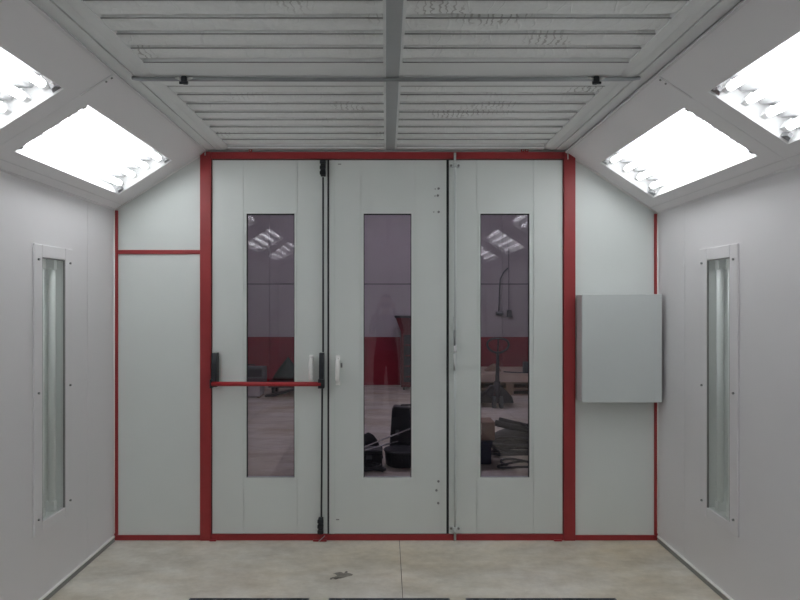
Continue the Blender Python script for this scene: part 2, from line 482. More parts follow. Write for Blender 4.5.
for k, yc in enumerate(cross):
    for (x0, x1) in ((-1.10, BX0 - 0.012), (BX1 + 0.012, 1.10)):
        MB().box(x0, x1, yc - 0.045, yc + 0.045, ZC + 0.000, ZC + 0.05).build('cross_rail', M['rail'], ceil, bevel=0.004)
        m = MB(); m.prism([(x0, yc - 0.045, ZC + 0.001), (x0, yc - (0.157 if k == 0 else 0.115), ZC + 0.016), (x0, yc - (0.157 if k == 0 else 0.115), ZC + 0.05), (x0, yc - 0.045, ZC + 0.05)], (0, 0, 0), (x1 - x0, 0, 0))
        m.build('cross_flange', M['rail'], ceil)
        m = MB(); m.prism([(x0, yc + 0.045, ZC + 0.001), (x0, yc + (0.158 if k == 0 else 0.115), ZC + 0.016), (x0, yc + (0.158 if k == 0 else 0.115), ZC + 0.05), (x0, yc + 0.045, ZC + 0.05)], (0, 0, 0), (x1 - x0, 0, 0))
        m.build('cross_flange', M['rail'], ceil)

def strip_mesh(x0, x1, ln, seed):
    rnd = random.Random(seed)
    nu, nv = 16, 7
    m = MB(); vs = []; fs = []
    zz = [0.040, 0.016, 0.006, 0.0, 0.0, 0.004, 0.014, 0.040]
    tt = [0.0, 0.012, 0.05, 0.18, 0.55, 0.80, 0.95, 1.0]
    for i in range(nu + 1):
        x = x0 + (x1 - x0) * i / nu
        d = rnd.uniform(-0.0025, 0.0025)
        for j in range(nv + 1):
            vs.append((x, -ln / 2 + ln * tt[j], zz[j] + (d + rnd.uniform(-0.0008, 0.0008) if 1 <= j <= 6 else 0)))
    for i in range(nu):
        for j in range(nv):
            a = i * (nv + 1) + j
            fs.append((a, a + nv + 1, a + nv + 2, a + 1))
    m.add(vs, fs, True)
    return m
def fill(y_hi, y_lo, pitch):
    n = max(1, round((y_hi - y_lo) / pitch)); p = (y_hi - y_lo) / n
    for side, (x0, x1) in enumerate(((-1.097, BX0 - 0.010), (BX1 + 0.010, 1.097))):
        srcs = []
        for k in range(n):
            yc = y_hi - p * (k + 0.5)
            if k < 4:
                o = strip_mesh(x0, x1, p - 0.008, k * 7 + side * 3 + int(-y_hi * 100)).build('filter_strip', M['fleece'], ceil, origin=(0, 0, 0))
                srcs.append((o, yc)); o.location = (0, yc, ZC + 0.020)
            else:
                s_, _ = srcs[(k * 3) % 4]
                o = s_.copy(); C.objects.link(o); o.location = (0, yc, ZC + 0.020)
_fill = fill
def fill(y_hi, y_lo, pitch):
    _fill(y_hi, y_lo, pitch)
    n = max(1, round((y_hi - y_lo) / pitch)); p = (y_hi - y_lo) / n
    for x0, x1 in ((-1.097, BX0 - 0.010), (BX1 + 0.010, 1.097)):
        src = None
        for k in range(0, n + 1):
            yy = y_hi - p * k
            if src is None:
                src = MB().tube([(x0, yy, ZC + 0.0160), (x1, yy, ZC + 0.0160)], 0.0026, 6).build('joint_line_wire', M['wire'], ceil); y00 = yy  # thin wires added to draw the dark lines between strips
            else:
                share(src, ceil, (0, yy - y00, 0.0065 if k < n else 0))
fill(-0.05, -1.282, 0.154)
fill(-1.597, -2.905, 0.1453)
fill(-3.135, -4.425, 0.142)
fill(-4.655, -5.945, 0.142)
fill(-6.175, YB, 0.15)

# ------------------------------------------------------------------ door wall: panels and red trim
wf = MB().box(-2.10, X(203), 0.05, 0.07, 0.0, 2.85)
wf.box(X(572), 2.10, 0.05, 0.07, 0.0, 2.85)
wf.box(X(203), X(572), 0.05, 0.07, Z(156), 2.85)
wf = wf.build('wall_front', M['front'])
tag(wf, 'front wall of grey white panels around the red framed doors', 'wall', kind='structure')
def zs(x):
    k = 1 if x > 0 else -1
    return ZWS[k] + (XW - abs(x)) * (ZSS[k] - ZWS[k]) / (XW - XS) + 0.004
def wall_poly(x0, x1, z0, z1=None):
    pts = [(x0, 0, z0), (x1, 0, z0)] + ([(x1, 0, z1), (x0, 0, z1)] if z1 else [(x1, 0, zs(x1)), (x0, 0, zs(x0))])
    return MB().prism(pts, (0, 0.0, 0), (0, 0.05, 0))
xa, xb = -XW, X(202)
wall_poly(xa, xb, 0.02, Z(253)).build('front_panel', M['front'], wf)
wall_poly(xa, xb, Z(251)).build('front_panel', M['front'], wf)
xa2, xb2 = X(573), XW
wall_poly(xa2, xb2, 0.02).build('front_panel', M['front'], wf)

def trim(n, m, label, kind='structure', bevel=0.003):
    o = m.build('trim_%d' % n, M['red'], bevel=bevel)
    return tag(o, label, 'trim', kind=kind)
PF = -0.018   # front face of the posts
ZT = Z(152)
m = MB(); m.prism([(X(200.6), 0, 0), (X(211.5), 0, 0), (X(211.5), 0, ZT), (X(205.5), 0, ZT), (X(200.6), 0, Z(156))], (0, PF, 0), (0, 0.06, 0))
t1 = trim(1, m, 'wide red post left of the doors')
m = MB(); m.prism([(X(563.5), 0, 0), (X(574.8), 0, 0), (X(574.8), 0, Z(157)), (X(570), 0, ZT), (X(563.5), 0, ZT)], (0, PF, 0), (0, 0.06, 0))
t2 = trim(2, m, 'wide red post right of the doors')
t3 = trim(3, MB().box(X(211.7), X(563.3), PF + 0.002, 0.05, Z(159.2), Z(152.4)), 'red beam across the top of the doors')
t4 = trim(4, MB().box(X(211.7), X(563.3), -0.012, 0.05, 0.0, Z(534.2)), 'red sill rail under the doors')
t5 = trim(5, MB().box(-XW + 0.003, X(200.4), -0.012, 0.0, 0.0, Z(534.8)), 'red floor rail under the left panel')
t6 = trim(6, MB().box(X(575), XW - 0.003, -0.012, 0.0, 0.0, Z(534.8)), 'red floor rail under the right panel')
t7 = trim(7, MB().box(-XW + 0.001, X(118.4), -0.012, 0.0, Z(534.6), zs(-XW) - 0.01), 'thin red strip in the left corner')
t8 = trim(8, MB().box(X(653.8), XW - 0.001, -0.012, 0.0, Z(534.6), zs(XW) - 0.01), 'thin red strip in the right corner')
t9 = trim(9, MB().box(X(118.6), X(200.4), -0.010, 0.0, Z(254.2), Z(250.0)), 'red strip across the left panel above eye height')
# white silicone beads at the corners
for sx in (-1, 1):
    MB().tube([(sx * (XW - 0.002), -0.010, 0.05), (sx * (XW - 0.002), -0.010, ZW)], 0.006, 6).build('sealant_bead', M['white_pl'], wf)
    a = P(sx, 0, -0.003, -0.003); b = P(sx, SL - 0.01, -0.003, -0.003)
    MB().tube([a, b], 0.006, 6).build('sealant_bead', M['white_pl'], wf)
# small top brackets on the beam
for px in (251, 522, 526):
    MB().box(X(px) - 0.012, X(px) + 0.012, PF - 0.006, PF + 0.004, Z(152.4), Z(150.2)).build('bracket', M['red'], t3)
    MB().tube([(X(px), PF - 0.006, Z(151.2)), (X(px), PF - 0.012, Z(151.2))], 0.005, 8).build('bolt', M['zinc'], t3)
# white pivot blobs on the post tops
MB().tube([(X(206), PF - 0.001, Z(153)), (X(206), PF - 0.006, Z(156))], 0.005, 8).build('rivet', M['zinc'], t1)
MB().tube([(X(567), PF - 0.001, Z(153)), (X(567), PF - 0.006, Z(160))], 0.005, 8).build('rivet', M['zinc'], t2)

# ------------------------------------------------------------------ door leaves
ZD0, ZD1 = Z(533.6), Z(160.2)
WZ0, WZ1 = Z(477.5), Z(213.6)
def door(n, px0, px1, wpx0, wpx1, s0, s1, label):
    x0, x1, w0, w1 = X(px0), X(px1), X(wpx0), X(wpx1)
    sa, sb = X(s0), X(s1)
    m = MB()
    m.box(x0, w0, 0.004, 0.045, ZD0, ZD1); m.box(w1, x1, 0.004, 0.045, ZD0, ZD1)
    m.box(w0, w1, 0.004, 0.045, ZD0, WZ0); m.box(w0, w1, 0.004, 0.045, WZ1, ZD1)
    d = m.build('door_%d' % n, M['door'], origin=((x0 + x1) / 2, 0, ZD0))
    tag(d, label, 'door', kind='structure')
    g = 0.0020
    MB().box(x0, sa - g, 0.0, 0.006, ZD0, ZD1).build('stile_panel', M['door'], d)
    MB().box(sb + g, x1, 0.0, 0.006, ZD0, ZD1).build('stile_panel', M['door'], d)
    MB().box(sa + g, sb - g, 0.0, 0.006, ZD0, WZ0 - 0.012).build('lower_panel', M['door'], d)
    MB().box(sa + g, sb - g, 0.0, 0.006, WZ1 + 0.012, ZD1).build('upper_panel', M['door'], d)
    m = MB()
    e = 0.012
    m.box(w0 - e, w0, -0.002, 0.02, WZ0 - e, WZ1 + e); m.box(w1, w1 + e, -0.002, 0.02, WZ0 - e, WZ1 + e)
    m.box(w0, w1, -0.002, 0.02, WZ0 - e, WZ0); m.box(w0, w1, -0.002, 0.02, WZ1, WZ1 + e)
    m.build('window_bead', M['front'], d)
    gk = MB(); q = 0.005
    gk.box(w0, w0 + q, 0.004, 0.020, WZ0, WZ1); gk.box(w1 - q, w1, 0.004, 0.020, WZ0, WZ1)
    gk.box(w0 + q, w1 - q, 0.004, 0.020, WZ1 - 0.008, WZ1)
    gk.build('window_seal', M['seal_gap'], d)
    q_ = 0.0043 * (w1 - w0) / 2 * (0 if n == 2 else 1)   # panes of the outer leaves sit slightly askew
    MB().hexa([(w0, 0.021 - q_, WZ0), (w1, 0.021 + q_, WZ0), (w1, 0.027 + q_, WZ0), (w0, 0.027 - q_, WZ0),
               (w0, 0.021 - q_, WZ1), (w1, 0.021 + q_, WZ1), (w1, 0.027 + q_, WZ1), (w0, 0.027 - q_, WZ1)]).build('window_pane', M['pane'], d)
    return d
d1 = door(1, 212.3, 327.3, 246.5, 294.5, 243.8, 297.6, 'left door leaf with red panic bar and tall window')
d2 = door(2, 329.2, 446.4, 363.6, 411.4, 360.6, 415.4, 'middle door leaf with tall window and white pull handle')
d3 = door(3, 449.0, 562.6, 480.4, 529.4, 476.4, 533.4, 'right door leaf with tall window and long bolt rod')
# shade of the gaps around the leaves, drawn as black strips
MB().box(X(327.5), X(329.0), -0.001, 0.045, ZD0, ZD1).build('edge_gap_shade', M['seal_gap'], d1)
MB().box(X(446.6), X(448.8), -0.001, 0.045, ZD0, ZD1).build('edge_gap_shade', M['seal_gap'], d2)
MB().box(X(212.3), X(562.6), 0.004, 0.045, ZD1, Z(159.2)).build('top_gap_shade', M['seal_gap'], d2)
MB().box(X(329.2), X(446.4), -0.002, 0.045, Z(534.2), ZD0).build('bottom_gap_strip', M['seal_gap'], d2)
MB().box(X(211.5), X(212.2), -0.001, 0.045, ZD0, ZD1).build('edge_gap_shade', M['seal_gap'], d1)
# vertical fold lines next to the leaf edges
MB().box(X(331.2), X(334.6), -0.0035, 0.001, ZD0, ZD1).build('edge_fold', M['door'], d2)
MB().box(X(440.6), X(441.4), -0.002, 0.001, ZD0, ZD1).build('edge_fold', M['door'], d2)

def pull(d, px, shift):
    x = X(px)
    h = MB().tube([(x, -0.002, Z(381)), (x, -0.045, Z(380)), (x, -0.05, Z(377)), (x, -0.05, Z(363)), (x, -0.045, Z(360)), (x, -0.002, Z(359))], [0.012, 0.014, 0.016, 0.016, 0.014, 0.012], 10)
    h = h.build('pull_handle', M['white_pl'], d)
    for zz in (Z(357.5), Z(382.5)):
        MB().box(x - 0.016, x + 0.016, -0.008, 0.0, zz - 0.018, zz + 0.018).build('handle_foot', M['white_pl'], h, bevel=0.004)
    return h
pull(d1, 311.6, 0); pull(d2, 338.0, 0)
# keyhole plate beside the middle handle
MB().box(X(340.6), X(342.4), -0.004, 0.0, Z(367.5), Z(363.0)).build('keyhole_plate', M['bolt'], d2, bevel=0.001)

# panic hardware on the left leaf: a thing of its own, screwed on
ph = thing('panic_bar', (X(268), 0, Z(383)), 'red horizontal push bar with black end boxes on the left door', 'door bar')
r_ = 1.012
MB().tube([(X(214.5), -0.075, Z(382.6)), (X(322), -0.075, Z(382.8))], 0.0155, 12).build('push_bar', M['bar_red'], ph)
def end_box(pxa, pxb, lean):
    xa, xb = X(pxa), X(pxb)
    m = MB()
    m.prism([(xa, -0.001, Z(386)), (xa, -0.062, Z(386)), (xa, -0.070, Z(380)), (xa, -0.060, Z(362)), (xa, -0.045, Z(352.5)), (xa, -0.001, Z(352.5))], (0, 0, 0), (xb - xa, 0, 0))
    b = m.build('end_box', M['black'], ph, bevel=0.003)
    MB().box(xa - 0.004, xa + 0.010 if lean < 0 else xb + 0.004, -0.086, -0.03, Z(387), Z(378)).build('lever_arm', M['black'], b, bevel=0.003)
end_box(213.4, 219.0, -1)
end_box(319.8, 324.6, 1)
xr = X(323.4)
MB().tube([(xr, -0.022, Z(352)), (xr, -0.022, Z(178))], 0.0065, 8).build('vertical_rod', M['black'], ph)
MB().tube([(xr - 0.006, -0.022, Z(386)), (xr - 0.012, -0.022, Z(516))], 0.0065, 8).build('vertical_rod', M['black'], ph)
for za, zb, dx in ((Z(176.8), Z(160.6), 0.0), (Z(532.4), Z(516.6), -0.016)):
    c = xr + dx
    m = MB().box(c - 0.017, c + 0.017, -0.040, -0.001, za, zb)
    lb = m.build('latch_case', M['black'], ph, bevel=0.004)
    n = 3
    for k in range(n):
        z0 = za + (zb - za) * (k + 0.18) / n; z1 = za + (zb - za) * (k + 0.82) / n
        MB().box(c - 0.021, c + 0.021, -0.052, -0.038, z0, z1).build('latch_rib', M['black'], lb, bevel=0.003)
MB().box(X(313.5), X(327), -0.035, -0.012, 0.0, 0.012).build('floor_strike', M['red'], t4, bevel=0.002)
MB().box(X(210.5), X(217), -0.03, -0.012, 0.0, 0.010).build('floor_strike', M['red'], t4, bevel=0.002)
MB().box(X(553), X(561), -0.03, -0.012, 0.0, 0.010).build('floor_strike', M['red'], t4, bevel=0.002)
MB().tube([(X(319), -0.05, 0.004), (X(325), -0.014, 0.035)], 0.003, 6).build('strike_pin', M['zinc'], t4)

# espagnolette bolt on the right leaf
eb = thing('bolt_rod', (X(455), 0, 0.02), 'long vertical pale metal bolt rod with chrome latch on the right door', 'door bolt')
xe = X(454.6)
MB().tube([(xe, -0.026, Z(153.6)), (xe, -0.026, Z(345))], 0.0085, 10).build('upper_rod', M['box'], eb)
MB().tube([(xe, -0.026, Z(350)), (xe, -0.026, Z(539.3))], 0.0085, 10).build('lower_rod', M['box'], eb)
for zz in (Z(166), Z(527.8)):
    pl = MB().box(xe - 0.036, xe + 0.036, -0.010, 0.0, zz - 0.014, zz + 0.014).build('rod_guide', M['box'], eb, bevel=0.003)
    MB().box(xe - 0.013, xe + 0.013, -0.040, -0.010, zz - 0.014, zz + 0.014).build('guide_loop', M['box'], pl, bevel=0.003)
    for dx in (-0.026, 0.026):
        MB().tube([(xe + dx, -0.010, zz), (xe + dx, -0.017, zz)], 0.008, 8).build('screw', M['bolt'], pl)
lc = MB().box(xe - 0.012, xe + 0.010, -0.032, 0.0, Z(374), Z(316)).build('latch_case', M['box'], eb, bevel=0.003)
MB().box(xe - 0.010, xe + 0.010, -0.052, -0.030, Z(351.5), Z(345)).build('latch_grip', M['silver'], lc, bevel=0.003)
MB().tube([(xe - 0.004, -0.042, Z(346)), (xe - 0.004, -0.042, Z(330))], 0.006, 8).build('latch_lever', M['bolt'], lc)
MB().tube([(xe - 0.008, -0.040, Z(354)), (xe - 0.006, -0.040, Z(370))], 0.007, 8).build('latch_lever', M['zinc'], lc)

# hinge bolts and drill marks on the middle leaf
for px, py in ((438.6, 188.6), (437.8, 195.6), (438.6, 212), (438.4, 481.2), (436.4, 490.2), (438.2, 503)):
    MB().tube([(X(px), 0.0, Z(py)), (X(px), -0.006, Z(py))], 0.0085, 8).build('hinge_bolt', M['bolt'], d2)
for px, py in ((435.2, 189), (435, 196), (433.8, 212)):
    MB().tube([(X(px), 0.0, Z(py)), (X(px), -0.003, Z(py))], 0.0045, 8).build('rivet', M['bolt'], d2)
for px, py in ((339.6, 164.2), (337.6, 519.6)):
    o = MB().box(X(px) - 0.011, X(px) + 0.011, -0.003, 0.0, Z(py) - 0.003, Z(py) + 0.003).build('scuff_clip', M['bolt'], d2)
for px, py in ((252.4, 477.8), (331.4, 533)):
    pass

# ------------------------------------------------------------------ grey control box on the right panel
rb = 1 / 1.033
BYF = -0.145
bx0, bx1 = X(575.6) + 0.002, (662 - VX) * S * rb
bz0, bz1 = H - (402.6 - VY) * S * rb, H + (VY - 294.2) * S * rb
cb = thing('control_box', ((bx0 + bx1) / 2, 0, bz0), 'pale grey flat metal control box on the right panel beside the red post', 'control box')
MB().box(bx0, bx1 - 0.012, BYF + 0.018, -0.014, bz0 + 0.006, bz1 - 0.004).build('body', M['box_side'], cb, bevel=0.002)
MB().box(bx0, bx1, BYF, BYF + 0.016, bz0, bz1).build('cover', M['box'], cb, bevel=0.003)
MB().box(bx0 + 0.10, bx0 + 0.16, -0.10, -0.05, bz0 - 0.006, bz0 + 0.006).build('cable_gland', M['bolt'], cb)
MB().box(bx1 - 0.03, bx1 + 0.004, -0.06, -0.014, bz0 + 0.02, bz1 - 0.02).build('back_rail', M['box_side'], cb)

# ------------------------------------------------------------------ inspection lamps in the side walls
def wall_lamp(sx, label):
    y0, y1, z0, z1 = -1.045, -0.625, 0.395, 1.98      # cover plate
    gy0, gy1, gz0, gz1 = -0.965, -0.712, 0.455, 1.91   # glass
    t = thing('inspection_lamp', (sx * XW, -0.82, z0), label, 'wall lamp', 'inspection lamps in the side walls')
    xa, xb = sx * (XW - 0.012), sx * XW
    m = MB()
    m.box(xa, xb, y0, gy0, z0, z1); m.box(xa, xb, gy1, y1, z0, z1)
    m.box(xa, xb, gy0, gy1, z0, gz0); m.box(xa, xb, gy0, gy1, gz1, z1)
    m.build('cover_plate', M['wall'], t, bevel=0.004)
    q = 0.012
    m = MB(); a2, b2 = sx * (XW - 0.010), sx * (XW - 0.001)
    m.box(a2, b2, gy0, gy0 + 0.004, gz0, gz1); m.box(a2, b2, gy1 - q * 0.6, gy1, gz0, gz1); m.box(a2, b2, gy0, gy1, gz1 - 0.006, gz1)
    m.build('glass_seal', M['skirt'], t)
    MB().box(sx * (XW - 0.006), sx * (XW - 0.001), gy0 + 0.004, gy1 - q * 0.6, gz0, gz1 - 0.006).build('glass', M['lampglass'], t)
    m = MB()                                            # tray behind the glass
    xo = sx * (XW + 0.09)
    m.box(sx * (XW + 0.085), xo, gy0 - 0.004, gy1 + 0.004, gz0 - 0.004, gz1 + 0.004)
    m.box(xb, xo, gy0 - 0.004, gy0, gz0, gz1); m.box(xb, xo, gy1, gy1 + 0.004, gz0, gz1)
    m.box(xb, xo, gy0, gy1, gz0 - 0.004, gz0); m.box(xb, xo, gy0, gy1, gz1, gz1 + 0.004)
    m.build('tray', M['lampback'], t)
    for yy in (-0.90, -0.78):
        tb = MB().tube([(sx * (XW + 0.034), yy, gz0 + 0.05), (sx * (XW + 0.034), yy, gz1 - 0.05)], 0.019, 12).build('tube', M['deadtube'], t)
        for za, zb in ((gz0 + 0.002, gz0 + 0.06), (gz1 - 0.06, gz1 - 0.002)):
            MB().box(sx * (XW + 0.012), sx * (XW + 0.060), yy - 0.016, yy + 0.016, za, zb).build('socket', M['lampback'], tb, bevel=0.003)
        MB().box(sx * (XW + 0.064), sx * (XW + 0.085), yy - 0.02, yy + 0.02, gz0 + 0.1, gz1 - 0.1).build('reflector_ridge', M['lampback'], t)
    for yy in (y0 + 0.035, y1 - 0.035):
        for zz in (z0 + 0.085, (z0 + z1) / 2 - 0.02, z1 - 0.085):
            MB().tube([(sx * (XW - 0.012), yy, zz), (sx * (XW - 0.020), yy, zz)], 0.0065, 8).build('screw', M['bolt'], t)
    return t
wall_lamp(-1, 'tall narrow unlit lamp behind glass in the left wall')
wall_lamp(1, 'tall narrow unlit lamp behind glass in the right wall')

# ------------------------------------------------------------------ bright ceiling lights in the slopes
def slope_light(sx, y0, y1, label):
    c = P(sx, (U0 + U1) / 2, (y0 + y1) / 2, 0)
    t = thing('ceiling_light', c, label, 'ceiling light', 'recessed four-tube lights in the sloped panels')
    g = 0.004
    m = MB()
    sbox(m, sx, U0, U1, y0, y1, DEP, DEP + 0.01)
    sbox(m, sx, U0, U0 + g, y0, y1, 0.0, DEP); sbox(m, sx, U1 - g, U1, y0, y1, 0.0, DEP)
    sbox(m, sx, U0 + g, U1 - g, y0, y0 + g, 0.0, DEP); sbox(m, sx, U0 + g, U1 - g, y1 - g, y1, 0.0, DEP)
    m.build('housing', M['housing'], t)
    n = 4; pu = (U1 - U0 - 0.016) / n
    # scalloped reflector: a trough for each tube
    vs, fs = [], []
    prof = []
    K = 24
    for k in range(n * K + 1):
        ph_ = k / K * 2 * PI
        prof.append((U0 + 0.008 + pu * k / K, 0.080 - 0.014 * math.cos(ph_)))
    for (u, ww) in prof:
        vs += [P(sx, u, y0 + 0.03, ww), P(sx, u, y1 - 0.03, ww), P(sx, u, y0 + 0.03, ww + 0.004), P(sx, u, y1 - 0.03, ww + 0.004)]
    for k in range(n * K):
        a, b = k * 4, k * 4 + 4
        fs += [(a, b, b + 1, a + 1), (a + 2, a + 3, b + 3, b + 2), (a, a + 2, b + 2, b), (a + 1, b + 1, b + 3, a + 3)]
    MB().add(vs, fs, True).build('reflector', M['reflector'], t)
    for k in range(n):
        u = U0 + 0.008 + pu * (k + 0.5)
        a = P(sx, u, y0 + 0.055, 0.044); b = P(sx, u, y1 - 0.055, 0.044)
        tb = MB().tube([a, b], 0.019, 12).build('tube', M['tube'], t)
        for ya, yb in ((y0 + 0.008, y0 + 0.052), (y1 - 0.052, y1 - 0.008)):
            m = MB(); sbox(m, sx, u - 0.014, u + 0.014, ya, yb, 0.034, 0.075); m.build('socket', M['housing'], tb)
    for u in (U0 + 0.030, U1 - 0.030):
        for ye, s in ((y0 + 0.005, 1), (y1 - 0.005, -1)):
            m = MB()
            m.prism([P(sx, u - 0.022, ye, 0.010), P(sx, u + 0.022, ye, 0.010), P(sx, u + 0.008, ye + s * 0.035, 0.010), P(sx, u - 0.008, ye + s * 0.035, 0.010)],
                    (0, 0, 0), P(sx, 0, 0, 0.02) - P(sx, 0, 0, 0))
            m.build('glass_clip', M['clip'], t)
    m = MB(); sbox(m, sx, U0 + g, U1 - g, y0 + g, y1 - g, 0.003, 0.007)
    m.build('cover_glass', M['clearglass'], t)
    return t
ords = ['nearest the door wall', 'second from the door wall', 'third from the door wall', 'farthest from the door wall']
for sx, sd in ((-1, 'left'), (1, 'right')):
    for (y0, y1), od in zip(LIGHTS, ords):
        slope_light(sx, y0, y1, 'glaring white recessed light in the %s slope, %s' % (sd, od))

# ------------------------------------------------------------------ rod under the ceiling
yr = -1.46
rod = thing('ceiling_rod', (0, yr, ZC - 0.03), 'thin grey rod across the ceiling with two black clamps', 'rod')
MB().tube([(-1.20, yr, ZC - 0.006), (-1.16, yr, ZC - 0.012), (-0.6, yr, ZC - 0.0135), (0, yr, ZC - 0.0145), (0.6, yr, ZC - 0.0135), (1.16, yr, ZC - 0.012), (1.20, yr, ZC - 0.006)], 0.0095, 10).build('shaft', M['rod'], rod)
for xc in ((182 - VX) * S * (3.0 / 4.5), (598.5 - VX) * S * (3.0 / 4.5)):
    k = MB().box(xc - 0.013, xc + 0.013, yr - 0.020, yr + 0.020, ZC - 0.034, ZC - 0.001).build('clamp', M['black'], rod, bevel=0.006)
    MB().box(xc - 0.020, xc + 0.020, yr - 0.024, yr - 0.014, ZC - 0.042, ZC - 0.030).build('clamp_foot', M['black'], k, bevel=0.003)
    for s in (-1, 1):
        MB().tube([(xc + s * 0.016, yr - 0.01, ZC - 0.016), (xc + s * 0.040, yr - 0.01, ZC - 0.008)], 0.006, 8).build('wing_nut', M['zinc'], k)

# ------------------------------------------------------------------ floor grates
glabels = ['steel floor grate below the left door leaf', 'steel floor grate in the middle of the floor edge', 'steel floor grate below the right door leaf']
for (x0, x1), lb in zip(GX, glabels):
    t = thing('floor_grate', ((x0 + x1) / 2, (GY0 + GY1) / 2, -0.03), lb, 'grate', 'floor grates in front of the doors')
    m = MB()
    f = 0.006
    m.box(x0 + 0.002, x0 + 0.002 + f, GY1, GY0 - 0.002, -0.032, 0.0); m.box(x1 - 0.002 - f, x1 - 0.002, GY1, GY0 - 0.002, -0.032, 0.0)
    m.box(x0 + 0.002 + f, x1 - 0.002 - f, GY0 - 0.002 - f, GY0 - 0.002, -0.032, 0.0); m.box(x0 + 0.002 + f, x1 - 0.002 - f, GY1, GY1 + f, -0.032, 0.0)
    m.build('frame', M['grate'], t)
    n = round((x1 - x0) / 0.038)
    src = None
    for k in range(1, n):
        xx = x0 + (x1 - x0) * k / n
        if src is None:
            src = MB().box(xx - 0.0018, xx + 0.0018, GY1 + f, GY0 - 0.002 - f, -0.032, -0.001).build('bar', M['grate'], t); sx0 = xx
        else:
            share(src, t, (xx - sx0, 0, 0))
    src = None
    for k in range(1, 50):
        yy = GY0 + (GY1 - GY0) * k / 50
        if src is None:
            src = MB().box(x0 + 0.008, x1 - 0.008, yy - 0.002, yy + 0.002, -0.016, -0.003).build('cross_wire', M['grate'], t); sy0 = yy
        else:
            share(src, t, (0, yy - sy0, 0))

# dark spill on the concrete, a thin film of its own shape
def stain(cx, cy, pts, label):
    m = MB()
    m.prism([(cx + a, cy + b, 0.0002) for a, b in pts], (0, 0, 0), (0, 0, 0.0008))
    o = m.build('oil_spill', M['stain'], origin=(cx, cy, 0.0002))
    return tag(o, label, 'stain')
rr = 236.0 / (575 - VY)
stain(X(340, rr), -D + D * rr, [((0.045 + 0.018 * math.sin(3 * a + 1) + 0.014 * math.sin(5 * a + 2) + 0.008 * math.sin(9 * a)) * math.cos(a) + 0.02 * math.sin(a), (0.060 + 0.020 * math.sin(2 * a + 1) + 0.014 * math.sin(7 * a)) * math.sin(a)) for a in [2 * PI * k / 40 for k in range(40)]],
      'small dark oil spill on the concrete floor in front of the middle door')

# ------------------------------------------------------------------ the workshop beyond the doors
YF = Y(2.90)
sf = MB().box(-6.0, 6.0, 0.07, YF + 0.2, -0.10, 0.0).build('floor', M['concrete'])
tag(sf, 'grey concrete floor of the dim workshop behind the doors', 'floor', kind='structure')
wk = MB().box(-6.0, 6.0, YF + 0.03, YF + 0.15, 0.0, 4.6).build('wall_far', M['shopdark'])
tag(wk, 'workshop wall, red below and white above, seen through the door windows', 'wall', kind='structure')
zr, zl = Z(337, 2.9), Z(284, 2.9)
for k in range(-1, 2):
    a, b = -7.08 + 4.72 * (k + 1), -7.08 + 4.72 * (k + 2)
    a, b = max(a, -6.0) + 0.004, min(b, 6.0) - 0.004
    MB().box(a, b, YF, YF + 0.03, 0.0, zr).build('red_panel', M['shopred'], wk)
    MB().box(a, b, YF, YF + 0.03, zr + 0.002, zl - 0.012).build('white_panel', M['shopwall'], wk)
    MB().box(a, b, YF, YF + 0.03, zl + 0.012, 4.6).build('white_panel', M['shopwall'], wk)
MB().box(-6, 6, YF - 0.02, YF, zl + 0.10, zl + 0.125).build('cable_duct', M['shopwall'], wk)
for sx, nm in ((-1, 'wall_workshop_left'), (1, 'wall_workshop_right')):
    o = MB().box(sx * 6.0, sx * 6.1, 0.07, YF + 0.15, 0.0, 4.6).build(nm, M['shopwall']); tag(o, 'side wall of the workshop behind the booth, %s' % nm.split('_')[2], 'wall', kind='structure')
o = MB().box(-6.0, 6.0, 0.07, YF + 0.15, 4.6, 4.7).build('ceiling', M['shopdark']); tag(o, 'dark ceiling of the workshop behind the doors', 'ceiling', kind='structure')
o = MB().box(-6.0, -2.1, 0.07, 0.1, 0.0, 4.6); o.box(2.1, 6.0, 0.07, 0.1, 0.0, 4.6); o.box(-2.1, 2.1, 0.07, 0.1, 2.85, 4.6)
o = o.build('wall_booth_outside', M['shopwall']); tag(o, 'outer side of the booth front wall facing the workshop', 'wall', kind='structure')
# unseen twin tube lamp, added to light the workshop
wlmp = thing('added_workshop_lamp', (0, 4.6, 4.3), 'added unseen twin tube lamp lighting the workshop', 'ceiling light')
MB().box(-1.5, 1.5, 4.5, 4.7, 4.45, 4.52).build('housing', M['housing'], wlmp)
for yy in (4.55, 4.65):
    MB().tube([(-1.45, yy, 4.42), (1.45, yy, 4.42)], 0.018, 10).build('tube', M['added_shoptube'], wlmp)
for xx in (-1.0, 1.0):
    MB().box(xx - 0.02, xx + 0.02, 4.58, 4.62, 4.52, 4.60).build('hanger', M['zinc'], wlmp)

# conduit and switch boxes on the far wall
rF = 2.89
cd = thing('wall_conduit', (X(502, rF), YF - 0.02, Z(312, rF)), 'thin bent cable conduit on the far wall, right window', 'conduit')
MB().tube([(X(508, rF), YF - 0.03, Z(268, rF)), (X(504, rF), YF - 0.03, Z(272, rF)), (X(500.5, rF), YF - 0.03, Z(279, rF)), (X(499.5, rF), YF - 0.03, Z(290, rF)), (X(499, rF), YF - 0.03, Z(312, rF))], 0.014, 8).build('pipe', M['greybox'], cd)
MB().box(X(496, rF), X(503, rF), YF - 0.10, YF, Z(315, rF), Z(311.5, rF)).build('socket_strip', M['greybox'], cd, bevel=0.006)
sw = thing('switch_box', (X(509, rF), YF, Z(316, rF)), 'small grey switch box on the far wall beside the bent conduit', 'switch')
MB().box(X(507, rF), X(511.5, rF), YF - 0.08, YF, Z(317, rF), Z(310, rF)).build('case', M['greybox'], sw, bevel=0.008)
MB().box(X(508.9, rF), X(509.4, rF), YF - 0.015, YF, Z(310, rF), Z(240, rF)).build('cable', M['shopdark'], sw)

